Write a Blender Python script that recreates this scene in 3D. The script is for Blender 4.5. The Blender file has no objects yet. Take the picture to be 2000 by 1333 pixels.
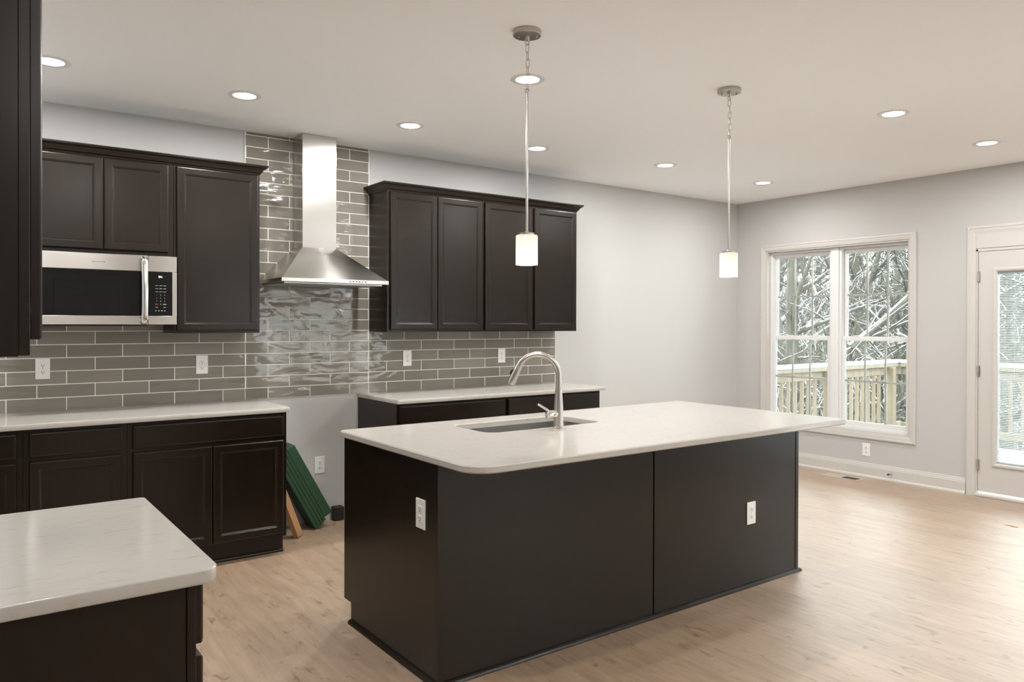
import bpy, bmesh, math, random
from math import sin, cos, pi, radians
from mathutils import Vector, Matrix

S = bpy.context.scene
COL = S.collection

# ------------------------------------------------------------------ camera
CAM_Z, YAW, PITCH, ROLL = 1.4366, 0.6329, -0.0054, 0.0020
cs, sn, cp, sp = cos(YAW), sin(YAW), cos(PITCH), sin(PITCH)
_r = Vector((cs, -sn, 0)); _f = Vector((sn * cp, cs * cp, sp)); _u = Vector((-sn * sp, -cs * sp, cp))
_R = _r * cos(ROLL) + _u * sin(ROLL); _U = _u * cos(ROLL) - _r * sin(ROLL)
cam_data = bpy.data.cameras.new('camera')
cam = bpy.data.objects.new('camera', cam_data); COL.objects.link(cam)
M = Matrix((_R, _U, -_f)).transposed().to_4x4(); M.translation = Vector((0, 0, CAM_Z))
cam.matrix_world = M
cam_data.sensor_width = 36.0
cam_data.lens = 1485.4 / 2000 * 36.0
cam_data.shift_y = -26.5 / 2000
cam_data.clip_start = 0.05; cam_data.clip_end = 300
S.camera = cam

# ------------------------------------------------------------------ world, exposure
w = bpy.data.worlds.new('overcast_sky'); S.world = w; w.use_nodes = True
bg = w.node_tree.nodes['Background']
bg.inputs[0].default_value = (0.95, 0.975, 1.0, 1)
# overcast sky: three times brighter overhead than at the horizon
_n, _l = w.node_tree.nodes, w.node_tree.links
_tc = _n.new('ShaderNodeTexCoord'); _sx = _n.new('ShaderNodeSeparateXYZ'); _mr = _n.new('ShaderNodeMapRange')
_l.new(_tc.outputs['Generated'], _sx.inputs[0]); _l.new(_sx.outputs['Z'], _mr.inputs['Value'])
_mr.inputs['From Min'].default_value = 0.0; _mr.inputs['From Max'].default_value = 1.0
_mr.inputs['To Min'].default_value = 3.4; _mr.inputs['To Max'].default_value = 10.2
_l.new(_mr.outputs[0], bg.inputs[1])
S.view_settings.view_transform = 'Standard'; S.view_settings.look = 'None'
S.view_settings.gamma = 1.0; S.view_settings.use_curve_mapping = False
S.view_settings.exposure = 0.78
S.cycles.sample_clamp_indirect = 8.0
S.cycles.max_bounces = 10; S.cycles.diffuse_bounces = 6; S.cycles.transparent_max_bounces = 16

LAMP_W = 10.0
LAMP_COL = (1.0, 1.0, 0.985)

# ------------------------------------------------------------------ room numbers (metres)
H = 2.743
XL, XW = -0.192, 6.9085          # left kitchen wall, window wall
YK, YF, XE, YJ = 5.259, -2.6, -3.2, 1.62
CT = 0.914                        # worktop height
UB, UT = 1.372, 2.405             # wall cabinets bottom and top

# ------------------------------------------------------------------ materials
def mat(name):
    m = bpy.data.materials.new(name); m.use_nodes = True
    return m, m.node_tree.nodes, m.node_tree.links, m.node_tree.nodes['Principled BSDF']

def plain(name, col, rough=0.5, metal=0.0, spec=0.5, bump=0.0, bscale=200.0, coat=0.0):
    m, n, l, b = mat(name)
    b.inputs['Base Color'].default_value = (*col, 1); b.inputs['Roughness'].default_value = rough
    b.inputs['Metallic'].default_value = metal; b.inputs['Specular IOR Level'].default_value = spec
    b.inputs['Coat Weight'].default_value = coat
    tc = n.new('ShaderNodeTexCoord'); nz = n.new('ShaderNodeTexNoise'); nz.inputs['Scale'].default_value = bscale
    l.new(tc.outputs['Object'], nz.inputs['Vector'])
    if bump:
        bp = n.new('ShaderNodeBump'); bp.inputs['Strength'].default_value = bump; bp.inputs['Distance'].default_value = 0.002
        l.new(nz.outputs['Fac'], bp.inputs['Height']); l.new(bp.outputs['Normal'], b.inputs['Normal'])
    return m

def ramp(n, stops):
    r = n.new('ShaderNodeValToRGB')
    while len(r.color_ramp.elements) < len(stops): r.color_ramp.elements.new(0.5)
    for e, (p, c) in zip(r.color_ramp.elements, stops): e.position = p; e.color = (*c, 1)
    return r

def wood_dark(name, stretch):
    m, n, l, b = mat(name)
    tc = n.new('ShaderNodeTexCoord'); mp = n.new('ShaderNodeMapping'); mp.inputs['Scale'].default_value = stretch
    nz = n.new('ShaderNodeTexNoise'); nz.inputs['Scale'].default_value = 3.0; nz.inputs['Detail'].default_value = 6
    l.new(tc.outputs['Object'], mp.inputs['Vector']); l.new(mp.outputs['Vector'], nz.inputs['Vector'])
    r = ramp(n, [(0.3, (0.0065, 0.0036, 0.0019)), (0.7, (0.0120, 0.0066, 0.0033))])
    l.new(nz.outputs['Fac'], r.inputs['Fac']); l.new(r.outputs['Color'], b.inputs['Base Color'])
    b.inputs['Roughness'].default_value = 0.27; b.inputs['Specular IOR Level'].default_value = 0.38
    return m

def quartz(name):
    m, n, l, b = mat(name)
    tc = n.new('ShaderNodeTexCoord'); mp = n.new('ShaderNodeMapping'); mp.inputs['Scale'].default_value = (12, 60, 30)
    l.new(tc.outputs['Object'], mp.inputs['Vector'])
    nz = n.new('ShaderNodeTexNoise'); nz.inputs['Scale'].default_value = 1.6; nz.inputs['Detail'].default_value = 5
    nz.inputs['Roughness'].default_value = 0.65
    l.new(mp.outputs['Vector'], nz.inputs['Vector'])
    r = ramp(n, [(0.0, (0.485, 0.457, 0.42)), (0.54, (0.475, 0.447, 0.41)), (0.63, (0.46, 0.42, 0.37)), (0.76, (0.33, 0.28, 0.23))])
    l.new(nz.outputs['Fac'], r.inputs['Fac']); l.new(r.outputs['Color'], b.inputs['Base Color'])
    b.inputs['Roughness'].default_value = 0.15; b.inputs['Specular IOR Level'].default_value = 0.5
    return m

def floor_mat():
    m, n, l, b = mat('oak_vinyl_planks')
    tc = n.new('ShaderNodeTexCoord'); sx = n.new('ShaderNodeSeparateXYZ'); cx = n.new('ShaderNodeCombineXYZ')
    l.new(tc.outputs['Object'], sx.inputs[0]); l.new(sx.outputs['Y'], cx.inputs['X']); l.new(sx.outputs['X'], cx.inputs['Y'])
    br = n.new('ShaderNodeTexBrick'); br.offset = 0.37; br.inputs['Scale'].default_value = 1.0
    br.inputs['Brick Width'].default_value = 1.22; br.inputs['Row Height'].default_value = 0.18
    br.inputs['Mortar Size'].default_value = 0.0008; br.inputs['Mortar Smooth'].default_value = 0.3
    br.inputs['Color1'].default_value = (0, 0, 0, 1); br.inputs['Color2'].default_value = (1, 1, 1, 1)
    br.inputs['Mortar'].default_value = (0.5, 0.5, 0.5, 1)
    l.new(cx.outputs[0], br.inputs['Vector'])
    # shift the grain from plank to plank
    sh = n.new('ShaderNodeVectorMath'); sh.operation = 'MULTIPLY_ADD'
    l.new(br.outputs['Color'], sh.inputs[0]); sh.inputs[1].default_value = (7.3, 3.1, 0); l.new(cx.outputs[0], sh.inputs[2])
    mp = n.new('ShaderNodeMapping'); mp.inputs['Scale'].default_value = (2.2, 17, 1); l.new(sh.outputs[0], mp.inputs['Vector'])
    g = n.new('ShaderNodeTexNoise'); g.inputs['Scale'].default_value = 1.4; g.inputs['Detail'].default_value = 7; g.inputs['Roughness'].default_value = 0.62
    g.inputs['Distortion'].default_value = 0.5
    l.new(mp.outputs[0], g.inputs['Vector'])
    gr = ramp(n, [(0.20, (0.190, 0.115, 0.062)), (0.38, (0.310, 0.208, 0.126)), (0.55, (0.368, 0.254, 0.162)), (0.78, (0.43, 0.308, 0.208))])
    l.new(g.outputs['Fac'], gr.inputs['Fac'])
    mp2 = n.new('ShaderNodeMapping'); mp2.inputs['Scale'].default_value = (5.5, 17, 1); l.new(sh.outputs[0], mp2.inputs['Vector'])
    k = n.new('ShaderNodeTexNoise'); k.inputs['Scale'].default_value = 1.3; k.inputs['Detail'].default_value = 3; k.inputs['Distortion'].default_value = 1.2
    l.new(mp2.outputs[0], k.inputs['Vector'])
    kr = ramp(n, [(0.60, (1, 1, 1)), (0.72, (0.56, 0.47, 0.39))])
    l.new(k.outputs['Fac'], kr.inputs['Fac'])
    mx = n.new('ShaderNodeMix'); mx.data_type = 'RGBA'; mx.blend_type = 'MULTIPLY'; mx.inputs['Factor'].default_value = 1
    l.new(gr.outputs['Color'], mx.inputs['A']); l.new(kr.outputs['Color'], mx.inputs['B'])
    pv = ramp(n, [(0.0, (0.90, 0.88, 0.86)), (1.0, (1.06, 1.06, 1.06))]); l.new(br.outputs['Color'], pv.inputs['Fac'])
    mx2 = n.new('ShaderNodeMix'); mx2.data_type = 'RGBA'; mx2.blend_type = 'MULTIPLY'; mx2.inputs['Factor'].default_value = 1
    l.new(mx.outputs['Result'], mx2.inputs['A']); l.new(pv.outputs['Color'], mx2.inputs['B'])
    mx3 = n.new('ShaderNodeMix'); mx3.data_type = 'RGBA'; l.new(br.outputs['Fac'], mx3.inputs['Factor'])
    l.new(mx2.outputs['Result'], mx3.inputs['A']); mx3.inputs['B'].default_value = (0.27, 0.18, 0.12, 1)
    l.new(mx3.outputs['Result'], b.inputs['Base Color'])
    b.inputs['Roughness'].default_value = 0.5; b.inputs['Specular IOR Level'].default_value = 1.0
    b.inputs['Coat Weight'].default_value = 0.85; b.inputs['Coat Roughness'].default_value = 0.42; b.inputs['Coat IOR'].default_value = 1.7
    bp = n.new('ShaderNodeBump'); bp.inputs['Strength'].default_value = 0.12; bp.inputs['Distance'].default_value = 0.002
    l.new(g.outputs['Fac'], bp.inputs['Height']); l.new(bp.outputs['Normal'], b.inputs['Normal'])
    return m

def tile_mat():
    m, n, l, b = mat('grey_glazed_tile')
    geo = n.new('ShaderNodeNewGeometry'); tc = n.new('ShaderNodeTexCoord')
    r = ramp(n, [(0.0, (0.200, 0.180, 0.150)), (1.0, (0.262, 0.238, 0.202))]); l.new(geo.outputs['Random Per Island'], r.inputs['Fac'])
    l.new(r.outputs['Color'], b.inputs['Base Color'])
    b.inputs['Roughness'].default_value = 0.06; b.inputs['Specular IOR Level'].default_value = 0.55
    add = n.new('ShaderNodeVectorMath'); add.operation = 'MULTIPLY_ADD'
    cmb = n.new('ShaderNodeCombineXYZ'); l.new(geo.outputs['Random Per Island'], cmb.inputs[0]); l.new(geo.outputs['Random Per Island'], cmb.inputs[2])
    l.new(cmb.outputs[0], add.inputs[0]); add.inputs[1].default_value = (19, 0, 27); l.new(tc.outputs['Object'], add.inputs[2])
    mp = n.new('ShaderNodeMapping'); mp.inputs['Scale'].default_value = (4.2, 1, 13); mp.inputs['Rotation'].default_value = (0, 0.25, 0)
    l.new(add.outputs[0], mp.inputs['Vector'])
    nz = n.new('ShaderNodeTexNoise'); nz.inputs['Scale'].default_value = 1.0; nz.inputs['Detail'].default_value = 1.5; nz.inputs['Distortion'].default_value = 0.8
    l.new(mp.outputs[0], nz.inputs['Vector'])
    bp = n.new('ShaderNodeBump'); bp.inputs['Strength'].default_value = 1.0; bp.inputs['Distance'].default_value = 0.0055
    l.new(nz.outputs['Fac'], bp.inputs['Height']); l.new(bp.outputs['Normal'], b.inputs['Normal'])
    return m

def steel(name, col=(0.62, 0.59, 0.55), rough=0.27, aniso=0.0, scale=(1, 1, 300), rot=0.0, axis='Z'):
    m, n, l, b = mat(name)
    b.inputs['Base Color'].default_value = (*col, 1); b.inputs['Metallic'].default_value = 1.0
    b.inputs['Roughness'].default_value = rough
    tc = n.new('ShaderNodeTexCoord'); mp = n.new('ShaderNodeMapping'); mp.inputs['Scale'].default_value = scale
    l.new(tc.outputs['Object'], mp.inputs['Vector'])
    nz = n.new('ShaderNodeTexNoise'); nz.inputs['Scale'].default_value = 3.0; l.new(mp.outputs[0], nz.inputs['Vector'])
    mr = n.new('ShaderNodeMapRange'); mr.inputs['To Min'].default_value = rough - 0.015; mr.inputs['To Max'].default_value = rough + 0.015
    l.new(nz.outputs['Fac'], mr.inputs['Value']); l.new(mr.outputs[0], b.inputs['Roughness'])
    if aniso:
        b.inputs['Anisotropic'].default_value = aniso; b.inputs['Anisotropic Rotation'].default_value = rot
        t = n.new('ShaderNodeTangent'); t.direction_type = 'RADIAL'; t.axis = axis
        l.new(t.outputs[0], b.inputs['Tangent'])
    return m

def emit(name, col, s):
    m = bpy.data.materials.new(name); m.use_nodes = True; n, l = m.node_tree.nodes, m.node_tree.links
    n.remove(n['Principled BSDF']); e = n.new('ShaderNodeEmission')
    e.inputs[0].default_value = (*col, 1); e.inputs[1].default_value = s
    l.new(e.outputs[0], n['Material Output'].inputs[0])
    return m

def glass(name, tint=(0.96, 0.98, 0.97)):
    m = bpy.data.materials.new(name); m.use_nodes = True; n, l = m.node_tree.nodes, m.node_tree.links
    n.remove(n['Principled BSDF'])
    t = n.new('ShaderNodeBsdfTransparent'); t.inputs[0].default_value = (*tint, 1)
    g = n.new('ShaderNodeBsdfGlossy'); g.inputs['Roughness'].default_value = 0.02
    fr = n.new('ShaderNodeFresnel'); fr.inputs[0].default_value = 1.45
    mx = n.new('ShaderNodeMixShader'); l.new(fr.outputs[0], mx.inputs[0]); l.new(t.outputs[0], mx.inputs[1]); l.new(g.outputs[0], mx.inputs[2])
    l.new(mx.outputs[0], n['Material Output'].inputs[0])
    return m

def opal():
    m = bpy.data.materials.new('opal_glass'); m.use_nodes = True; n, l = m.node_tree.nodes, m.node_tree.links
    n.remove(n['Principled BSDF'])
    t = n.new('ShaderNodeBsdfTranslucent'); t.inputs[0].default_value = (0.88, 0.86, 0.82, 1)
    d = n.new('ShaderNodeBsdfDiffuse'); d.inputs[0].default_value = (0.8, 0.78, 0.74, 1)
    g = n.new('ShaderNodeBsdfGlossy'); g.inputs['Roughness'].default_value = 0.15
    a = n.new('ShaderNodeMixShader'); a.inputs[0].default_value = 0.5; l.new(d.outputs[0], a.inputs[1]); l.new(t.outputs[0], a.inputs[2])
    b = n.new('ShaderNodeMixShader'); b.inputs[0].default_value = 0.04; l.new(a.outputs[0], b.inputs[1]); l.new(g.outputs[0], b.inputs[2])
    l.new(b.outputs[0], n['Material Output'].inputs[0])
    return m

def bark(name, c1, c2, snow=0.5):
    m, n, l, b = mat(name)
    tc = n.new('ShaderNodeTexCoord'); geo = n.new('ShaderNodeNewGeometry')
    mp = n.new('ShaderNodeMapping'); mp.inputs['Scale'].default_value = (9, 9, 2); l.new(tc.outputs['Object'], mp.inputs['Vector'])
    nz = n.new('ShaderNodeTexNoise'); nz.inputs['Scale'].default_value = 2; nz.inputs['Detail'].default_value = 5; l.new(mp.outputs[0], nz.inputs['Vector'])
    r = ramp(n, [(0.3, c1), (0.7, c2)]); l.new(nz.outputs['Fac'], r.inputs['Fac'])
    s = n.new('ShaderNodeSeparateXYZ'); l.new(geo.outputs['Normal'], s.inputs[0])
    n2 = n.new('ShaderNodeTexNoise'); n2.inputs['Scale'].default_value = 5; l.new(tc.outputs['Object'], n2.inputs['Vector'])
    ad = n.new('ShaderNodeMath'); ad.operation = 'ADD'; l.new(s.outputs['Z'], ad.inputs[0]); l.new(n2.outputs['Fac'], ad.inputs[1])
    sr = ramp(n, [(0.0, (0, 0, 0)), (1.0, (1, 1, 1))])
    mr = n.new('ShaderNodeMapRange'); mr.inputs['From Min'].default_value = snow + 0.45; mr.inputs['From Max'].default_value = snow + 0.6
    l.new(ad.outputs[0], mr.inputs['Value'])
    mx = n.new('ShaderNodeMix'); mx.data_type = 'RGBA'; l.new(mr.outputs[0], mx.inputs['Factor'])
    l.new(r.outputs['Color'], mx.inputs['A']); mx.inputs['B'].default_value = (0.37, 0.395, 0.42, 1)
    l.new(mx.outputs['Result'], b.inputs['Base Color']); b.inputs['Roughness'].default_value = 0.9
    return m

def lumber():
    m, n, l, b = mat('treated_pine')
    tc = n.new('ShaderNodeTexCoord'); mp = n.new('ShaderNodeMapping'); mp.inputs['Scale'].default_value = (14, 14, 1.5)
    l.new(tc.outputs['Object'], mp.inputs['Vector'])
    nz = n.new('ShaderNodeTexNoise'); nz.inputs['Scale'].default_value = 1.5; nz.inputs['Detail'].default_value = 4; l.new(mp.outputs[0], nz.inputs['Vector'])
    r = ramp(n, [(0.3, (0.128, 0.099, 0.066)), (0.7, (0.175, 0.141, 0.098))]); l.new(nz.outputs['Fac'], r.inputs['Fac'])
    l.new(r.outputs['Color'], b.inputs['Base Color']); b.inputs['Roughness'].default_value = 0.8
    return m

WOOD = wood_dark('espresso_wood', (16, 16, 1.6))
WOODH = wood_dark('espresso_wood_horizontal', (1.6, 16, 16))
QUARTZ = quartz('white_quartz')
WALLM = plain('greige_wall_paint', (0.505, 0.495, 0.484), 0.75, bump=0.05)
CEILM = plain('ceiling_paint', (0.915, 0.925, 0.93), 0.85, bump=0.08, bscale=120)
TRIMM = plain('white_trim_paint', (0.565, 0.54, 0.51), 0.38)
VINYL = plain('white_vinyl', (0.74, 0.745, 0.745), 0.35)
FLOORM = floor_mat()
TILEM = tile_mat()
GROUT = plain('pale_grout', (0.80, 0.76, 0.70), 0.85, bump=0.1)
STEEL = steel('brushed_steel', (0.60, 0.575, 0.54), 0.25, 0.7, (1, 1, 200), 0.25)
STEELV = steel('brushed_steel_upright', (0.60, 0.585, 0.56), 0.25, 0.7, (200, 200, 1), 0.0)
NICKEL = steel('brushed_nickel', (0.52, 0.49, 0.45), 0.28, 0.0, (60, 60, 60))
CHROME = steel('polished_handle', (0.72, 0.70, 0.68), 0.18, 0.0, (60, 60, 60))
SINKM = steel('sink_steel', (0.46, 0.45, 0.43), 0.30, 0.0, (120, 2, 2))
BLACKG = plain('black_glass', (0.005, 0.005, 0.005), 0.03, spec=0.3)
BLACKP = plain('black_plastic', (0.012, 0.012, 0.012), 0.4)
PLATE = plain('white_plastic', (0.80, 0.79, 0.77), 0.3)
SLOT = plain('dark_slot', (0.03, 0.03, 0.03), 0.6)
PRINT = plain('grey_print', (0.42, 0.42, 0.42), 0.6)
PRINTRED = plain('red_print', (0.35, 0.05, 0.04), 0.6)
LOGO = plain('dark_print', (0.16, 0.15, 0.14), 0.5)
DIGIT = emit('clock_digits', (0.75, 1.0, 0.95), 1.4)
LENS = emit('lamp_lens', (1.0, 0.95, 0.88), 9.0)
BULB = emit('bulb_glow', (1.0, 0.92, 0.80), 5.0)
OPAL = opal()
GLASS = glass('window_glass')
GRILLE = plain('tan_grille', (0.66, 0.63, 0.57), 0.5)
LUMBER = lumber()
SNOW = plain('snow', (0.38, 0.41, 0.44), 0.8, bump=0.4, bscale=9)
BARK1 = bark('grey_brown_bark', (0.031, 0.028, 0.021), (0.076, 0.069, 0.053))
BARK2 = bark('pale_bark', (0.06, 0.055, 0.046), (0.125, 0.118, 0.10))
BRUSHM = bark('brush_twigs', (0.055, 0.051, 0.038), (0.12, 0.112, 0.085), 0.6)
GREEN = plain('green_paint', (0.017, 0.060, 0.026), 0.5, bump=0.25, bscale=60)
PINE = plain('raw_stud_wood', (0.36, 0.19, 0.085), 0.7, bump=0.3, bscale=30)
BLIND = plain('white_slat', (0.80, 0.82, 0.83), 0.5)
RUBBER = plain('black_rubber', (0.012, 0.011, 0.010), 0.6)
VENTM = plain('tan_vent_enamel', (0.52, 0.44, 0.36), 0.4)

# ------------------------------------------------------------------ mesh helpers
class MB:
    def __init__(s): s.bm = bmesh.new()
    def box(s, x0, x1, y0, y1, z0, z1, bev=0.0, seg=1):
        x0, x1 = min(x0, x1), max(x0, x1); y0, y1 = min(y0, y1), max(y0, y1); z0, z1 = min(z0, z1), max(z0, z1)
        v = [s.bm.verts.new((x, y, z)) for x in (x0, x1) for y in (y0, y1) for z in (z0, z1)]
        fs = [s.bm.faces.new([v[i] for i in q]) for q in ((0, 1, 3, 2), (4, 6, 7, 5), (0, 4, 5, 1), (2, 3, 7, 6), (0, 2, 6, 4), (1, 5, 7, 3))]
        if bev:
            es = {e for f in fs for e in f.edges}
            bmesh.ops.bevel(s.bm, geom=list(es), offset=bev, segments=seg, affect='EDGES', profile=0.5)
        return s
    def loops(s, loops, cap0=True, cap1=True, closed=True):
        L = [[s.bm.verts.new(p) for p in lp] for lp in loops]
        n = len(L[0])
        for a, b in zip(L, L[1:]):
            for i in range(n if closed else n - 1):
                j = (i + 1) % n
                s.bm.faces.new((a[i], a[j], b[j], b[i]))
        if cap0: s.bm.faces.new(L[0][::-1])
        if cap1: s.bm.faces.new(L[-1])
        return s
    def lathe(s, prof, c, seg=40, axis='z', cap=True):
        lps = []
        for r, h in prof:
            lp = []
            for i in range(seg):
                a = 2 * pi * i / seg
                p = (r * cos(a), r * sin(a), h)
                if axis == 'x': p = (h, p[0], p[1])
                if axis == 'y': p = (p[0], h, p[1])
                lp.append((c[0] + p[0], c[1] + p[1], c[2] + p[2]))
            lps.append(lp)
        return s.loops(lps, cap, cap)
    def tube(s, pts, rad, seg=12, closed=False, cap=True):
        pts = [Vector(p) for p in pts]; n = len(pts)
        rads = rad if isinstance(rad, (list, tuple)) else [rad] * n
        lps = []; up = None
        for i, p in enumerate(pts):
            if closed: t = (pts[(i + 1) % n] - pts[i - 1]).normalized()
            else: t = (pts[min(i + 1, n - 1)] - pts[max(i - 1, 0)]).normalized()
            if up is None:
                up = t.orthogonal().normalized()
            else:
                up = (up - t * up.dot(t)).normalized()
            sd = t.cross(up)
            lps.append([tuple(p + (up * cos(2 * pi * k / seg) + sd * sin(2 * pi * k / seg)) * rads[i]) for k in range(seg)])
        if closed: lps.append(lps[0]); cap = False
        return s.loops(lps, cap, cap)
    def sweep(s, prof, path):
        # prof: (out, z) points; path: ((x, y), (dx, dy)) mitre corners
        lps = [[(p[0] + d[0] * o, p[1] + d[1] * o, z) for o, z in prof] for p, d in path]
        return s.loops(lps)
    def prism(s, poly, z0, z1, bev=0.0, seg=1):
        L0 = [s.bm.verts.new((x, y, z0)) for x, y in poly]; L1 = [s.bm.verts.new((x, y, z1)) for x, y in poly]
        n = len(poly); es = []
        for i in range(n): s.bm.faces.new((L0[i], L0[(i + 1) % n], L1[(i + 1) % n], L1[i]))
        a = s.bm.faces.new(L0[::-1]); b = s.bm.faces.new(L1)
        if bev: bmesh.ops.bevel(s.bm, geom=list(b.edges) + list(a.edges), offset=bev, segments=seg, affect='EDGES', profile=0.5)
        return s
    def build(s, name, m, parent=None, smooth=False, origin=None, flat=False):
        bm = s.bm
        bmesh.ops.remove_doubles(bm, verts=bm.verts, dist=1e-6)
        bmesh.ops.recalc_face_normals(bm, faces=bm.faces)
        off = Vector((0, 0, 0)); r = parent
        while r is not None:
            off += r.location; r = r.parent
        if origin is not None: off = Vector(origin)
        bmesh.ops.translate(bm, verts=bm.verts, vec=-off)
        if smooth:
            for f in bm.faces: f.smooth = True
            for e in bm.edges:
                if len(e.link_faces) == 2 and e.calc_face_angle(0) > 0.6: e.smooth = False
            for f in bm.faces:
                if len(f.verts) > 12 or (flat and abs(f.normal.z) > .999):
                    f.smooth = False
                    for e in f.edges: e.smooth = False
        me = bpy.data.meshes.new(name); bm.to_mesh(me); bm.free()
        me.materials.append(m)
        o = bpy.data.objects.new(name, me); COL.objects.link(o)
        if parent is not None: o.parent = parent
        elif origin is not None: o.location = Vector(origin)
        return o

def tag(o, label=None, cat=None, group=None, kind=None):
    if label: o['label'] = label
    if cat: o['category'] = cat
    if group: o['group'] = group
    if kind: o['kind'] = kind
    return o

def thing(name, loc, label, cat, group=None, kind=None):
    o = bpy.data.objects.new(name, None); COL.objects.link(o); o.location = loc; o.empty_display_size = 0.1
    return tag(o, label, cat, group, kind)

def struct(o, label=None, cat=None): return tag(o, label, cat, None, 'structure')

def copy_tree(o, parent=None):
    c = o.copy(); COL.objects.link(c)
    if parent is not None: c.parent = parent
    for ch in list(o.children): copy_tree(ch, c)
    return c

def rrect(x0, x1, y0, y1, rs, n=8):
    # rounded rectangle, radii for corners (x0y0, x1y0, x1y1, x0y1)
    out = []
    for (cx, cy, sx, sy, a0), r in zip(((x0, y0, 1, 1, pi), (x1, y0, -1, 1, 1.5 * pi), (x1, y1, -1, -1, 0), (x0, y1, 1, -1, .5 * pi)), rs):
        if r <= 0: out.append((cx, cy)); continue
        for i in range(n + 1):
            a = a0 + i / n * pi / 2
            out.append((cx + sx * r + r * cos(a), cy + sy * r + r * sin(a)))
    return out

def text(name, body, size, loc, rot, m, parent, align='CENTER'):
    cu = bpy.data.curves.new(name, 'FONT'); cu.body = body; cu.size = size; cu.align_x = align; cu.align_y = 'CENTER'
    cu.extrude = 0.0004
    tmp = bpy.data.objects.new(name, cu); COL.objects.link(tmp)
    dg = bpy.context.evaluated_depsgraph_get()
    me = bpy.data.meshes.new_from_object(tmp.evaluated_get(dg)); bpy.data.objects.remove(tmp)
    me.transform(Matrix.Translation(loc) @ rot); me.materials.clear(); me.materials.append(m)
    off = Vector((0, 0, 0)); r = parent
    while r is not None: off += r.location; r = r.parent
    me.transform(Matrix.Translation(-off)); me.name = name
    o = bpy.data.objects.new(name, me); COL.objects.link(o); o.parent = parent
    return o

FACE_Y = Matrix.Rotation(pi / 2, 4, 'X')     # text that faces -y

# ------------------------------------------------------------------ structure
MB().box(XE, XW + .12, YF, YK + .12, -.10, 0).build('floor', FLOORM, origin=(0, 0, 0))
struct(bpy.data.objects['floor'])
struct(MB().box(XE - .12, XW + .12, YF - .12, YK + .12, H, H + .12).build('ceiling', CEILM))
struct(MB().box(XL - .12, XW + .12, YK, YK + .12, 0, H).build('wall_back', WALLM))
struct(MB().box(XL - .12, XL, YJ, YK, 0, H).build('wall_left', WALLM))
struct(MB().box(XE - .12, XL - .12, YJ, YJ + .12, 0, H).build('wall_hall', WALLM))
struct(MB().box(XE - .12, XE, YF, YJ, 0, H).build('wall_entry', WALLM))
FX0, FX1 = 4.2, 6.6
b = MB(); b.box(XE - .12, FX0, YF - .14, YF, 0, H); b.box(FX1, XW + .12, YF - .14, YF, 0, H); b.box(FX0, FX1, YF - .14, YF, 0, .418); b.box(FX0, FX1, YF - .14, YF, 2.2, H)
struct(b.build('wall_front', WALLM))
# window wall with openings: kitchen window, patio door, unseen window added further along for daylight
WY0, WY1, WZ0, WZ1 = 3.390, 4.887, 0.418, 2.200
DY0, DY1, DZ1 = 1.884, 2.840, 2.062
LY0, LY1, LZ0 = 0.1, 1.70, .10
b = MB(); T = XW + .14
b.box(XW, T, WY1, YK + .12, 0, H); b.box(XW, T, WY0, WY1, 0, WZ0); b.box(XW, T, WY0, WY1, WZ1, H)
b.box(XW, T, DY1, WY0, 0, H); b.box(XW, T, DY0, DY1, DZ1, H)
b.box(XW, T, LY1, DY0, 0, H); b.box(XW, T, LY0, LY1, 0, LZ0); b.box(XW, T, LY0, LY1, WZ1, H); b.box(XW, T, YF - .12, LY0, 0, H)
struct(b.build('wall_right', WALLM))

# baseboards with a shoe moulding
def base_prof(h=.134):
    return [(0, 0), (.026, 0), (.026, .008), (.022, .018), (.0155, .024), (.0155, h - .036), (.013, h - .032), (.013, h - .024), (.009, h - .014), (.0085, h - .006), (.006, h), (0, h)]
struct(MB().sweep(base_prof(), [((XW, YK), (-1, -1)), ((XW, DY1 + .072), (-1, 0))]).build('baseboard_right', TRIMM))
struct(MB().sweep(base_prof(), [((XW, DY0 - .072), (-1, 0)), ((XW, YF), (-1, 0))]).build('baseboard_front', TRIMM))
struct(MB().sweep(base_prof(), [((4.36, YK), (0, -1)), ((XW, YK), (-1, -1))]).build('baseboard_back', TRIMM))

# ------------------------------------------------------------------ windows
CAS = [(0, 0), (0, .012), (.006, .018), (.018, .019), (.022, .015), (.040, .014), (.052, .011), (.060, .010), (.060, 0)]
def casing(name, y0, y1, z0, z1, wd, parent, three=False):
    """picture-frame casing on the room face of the window wall around the opening"""
    k = wd / .060
    lps = []
    cor = [(y0, z0, -1, -1), (y1, z0, 1, -1), (y1, z1, 1, 1), (y0, z1, -1, 1)]
    for cy, cz, sy, sz in cor:
        lps.append([(XW - t, cy + sy * (wd - o * k), cz + sz * (wd - o * k)) for o, t in CAS])
    m = MB()
    if three:
        l0 = [(p[0], p[1], 0.0) for p in lps[3]]; l1 = [(p[0], p[1], 0.0) for p in lps[2]]
        m.loops([l0, lps[3], lps[2], l1])
    else:
        m.loops(lps + [lps[0]], False, False)
    return m.build(name, TRIMM, parent)

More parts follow.
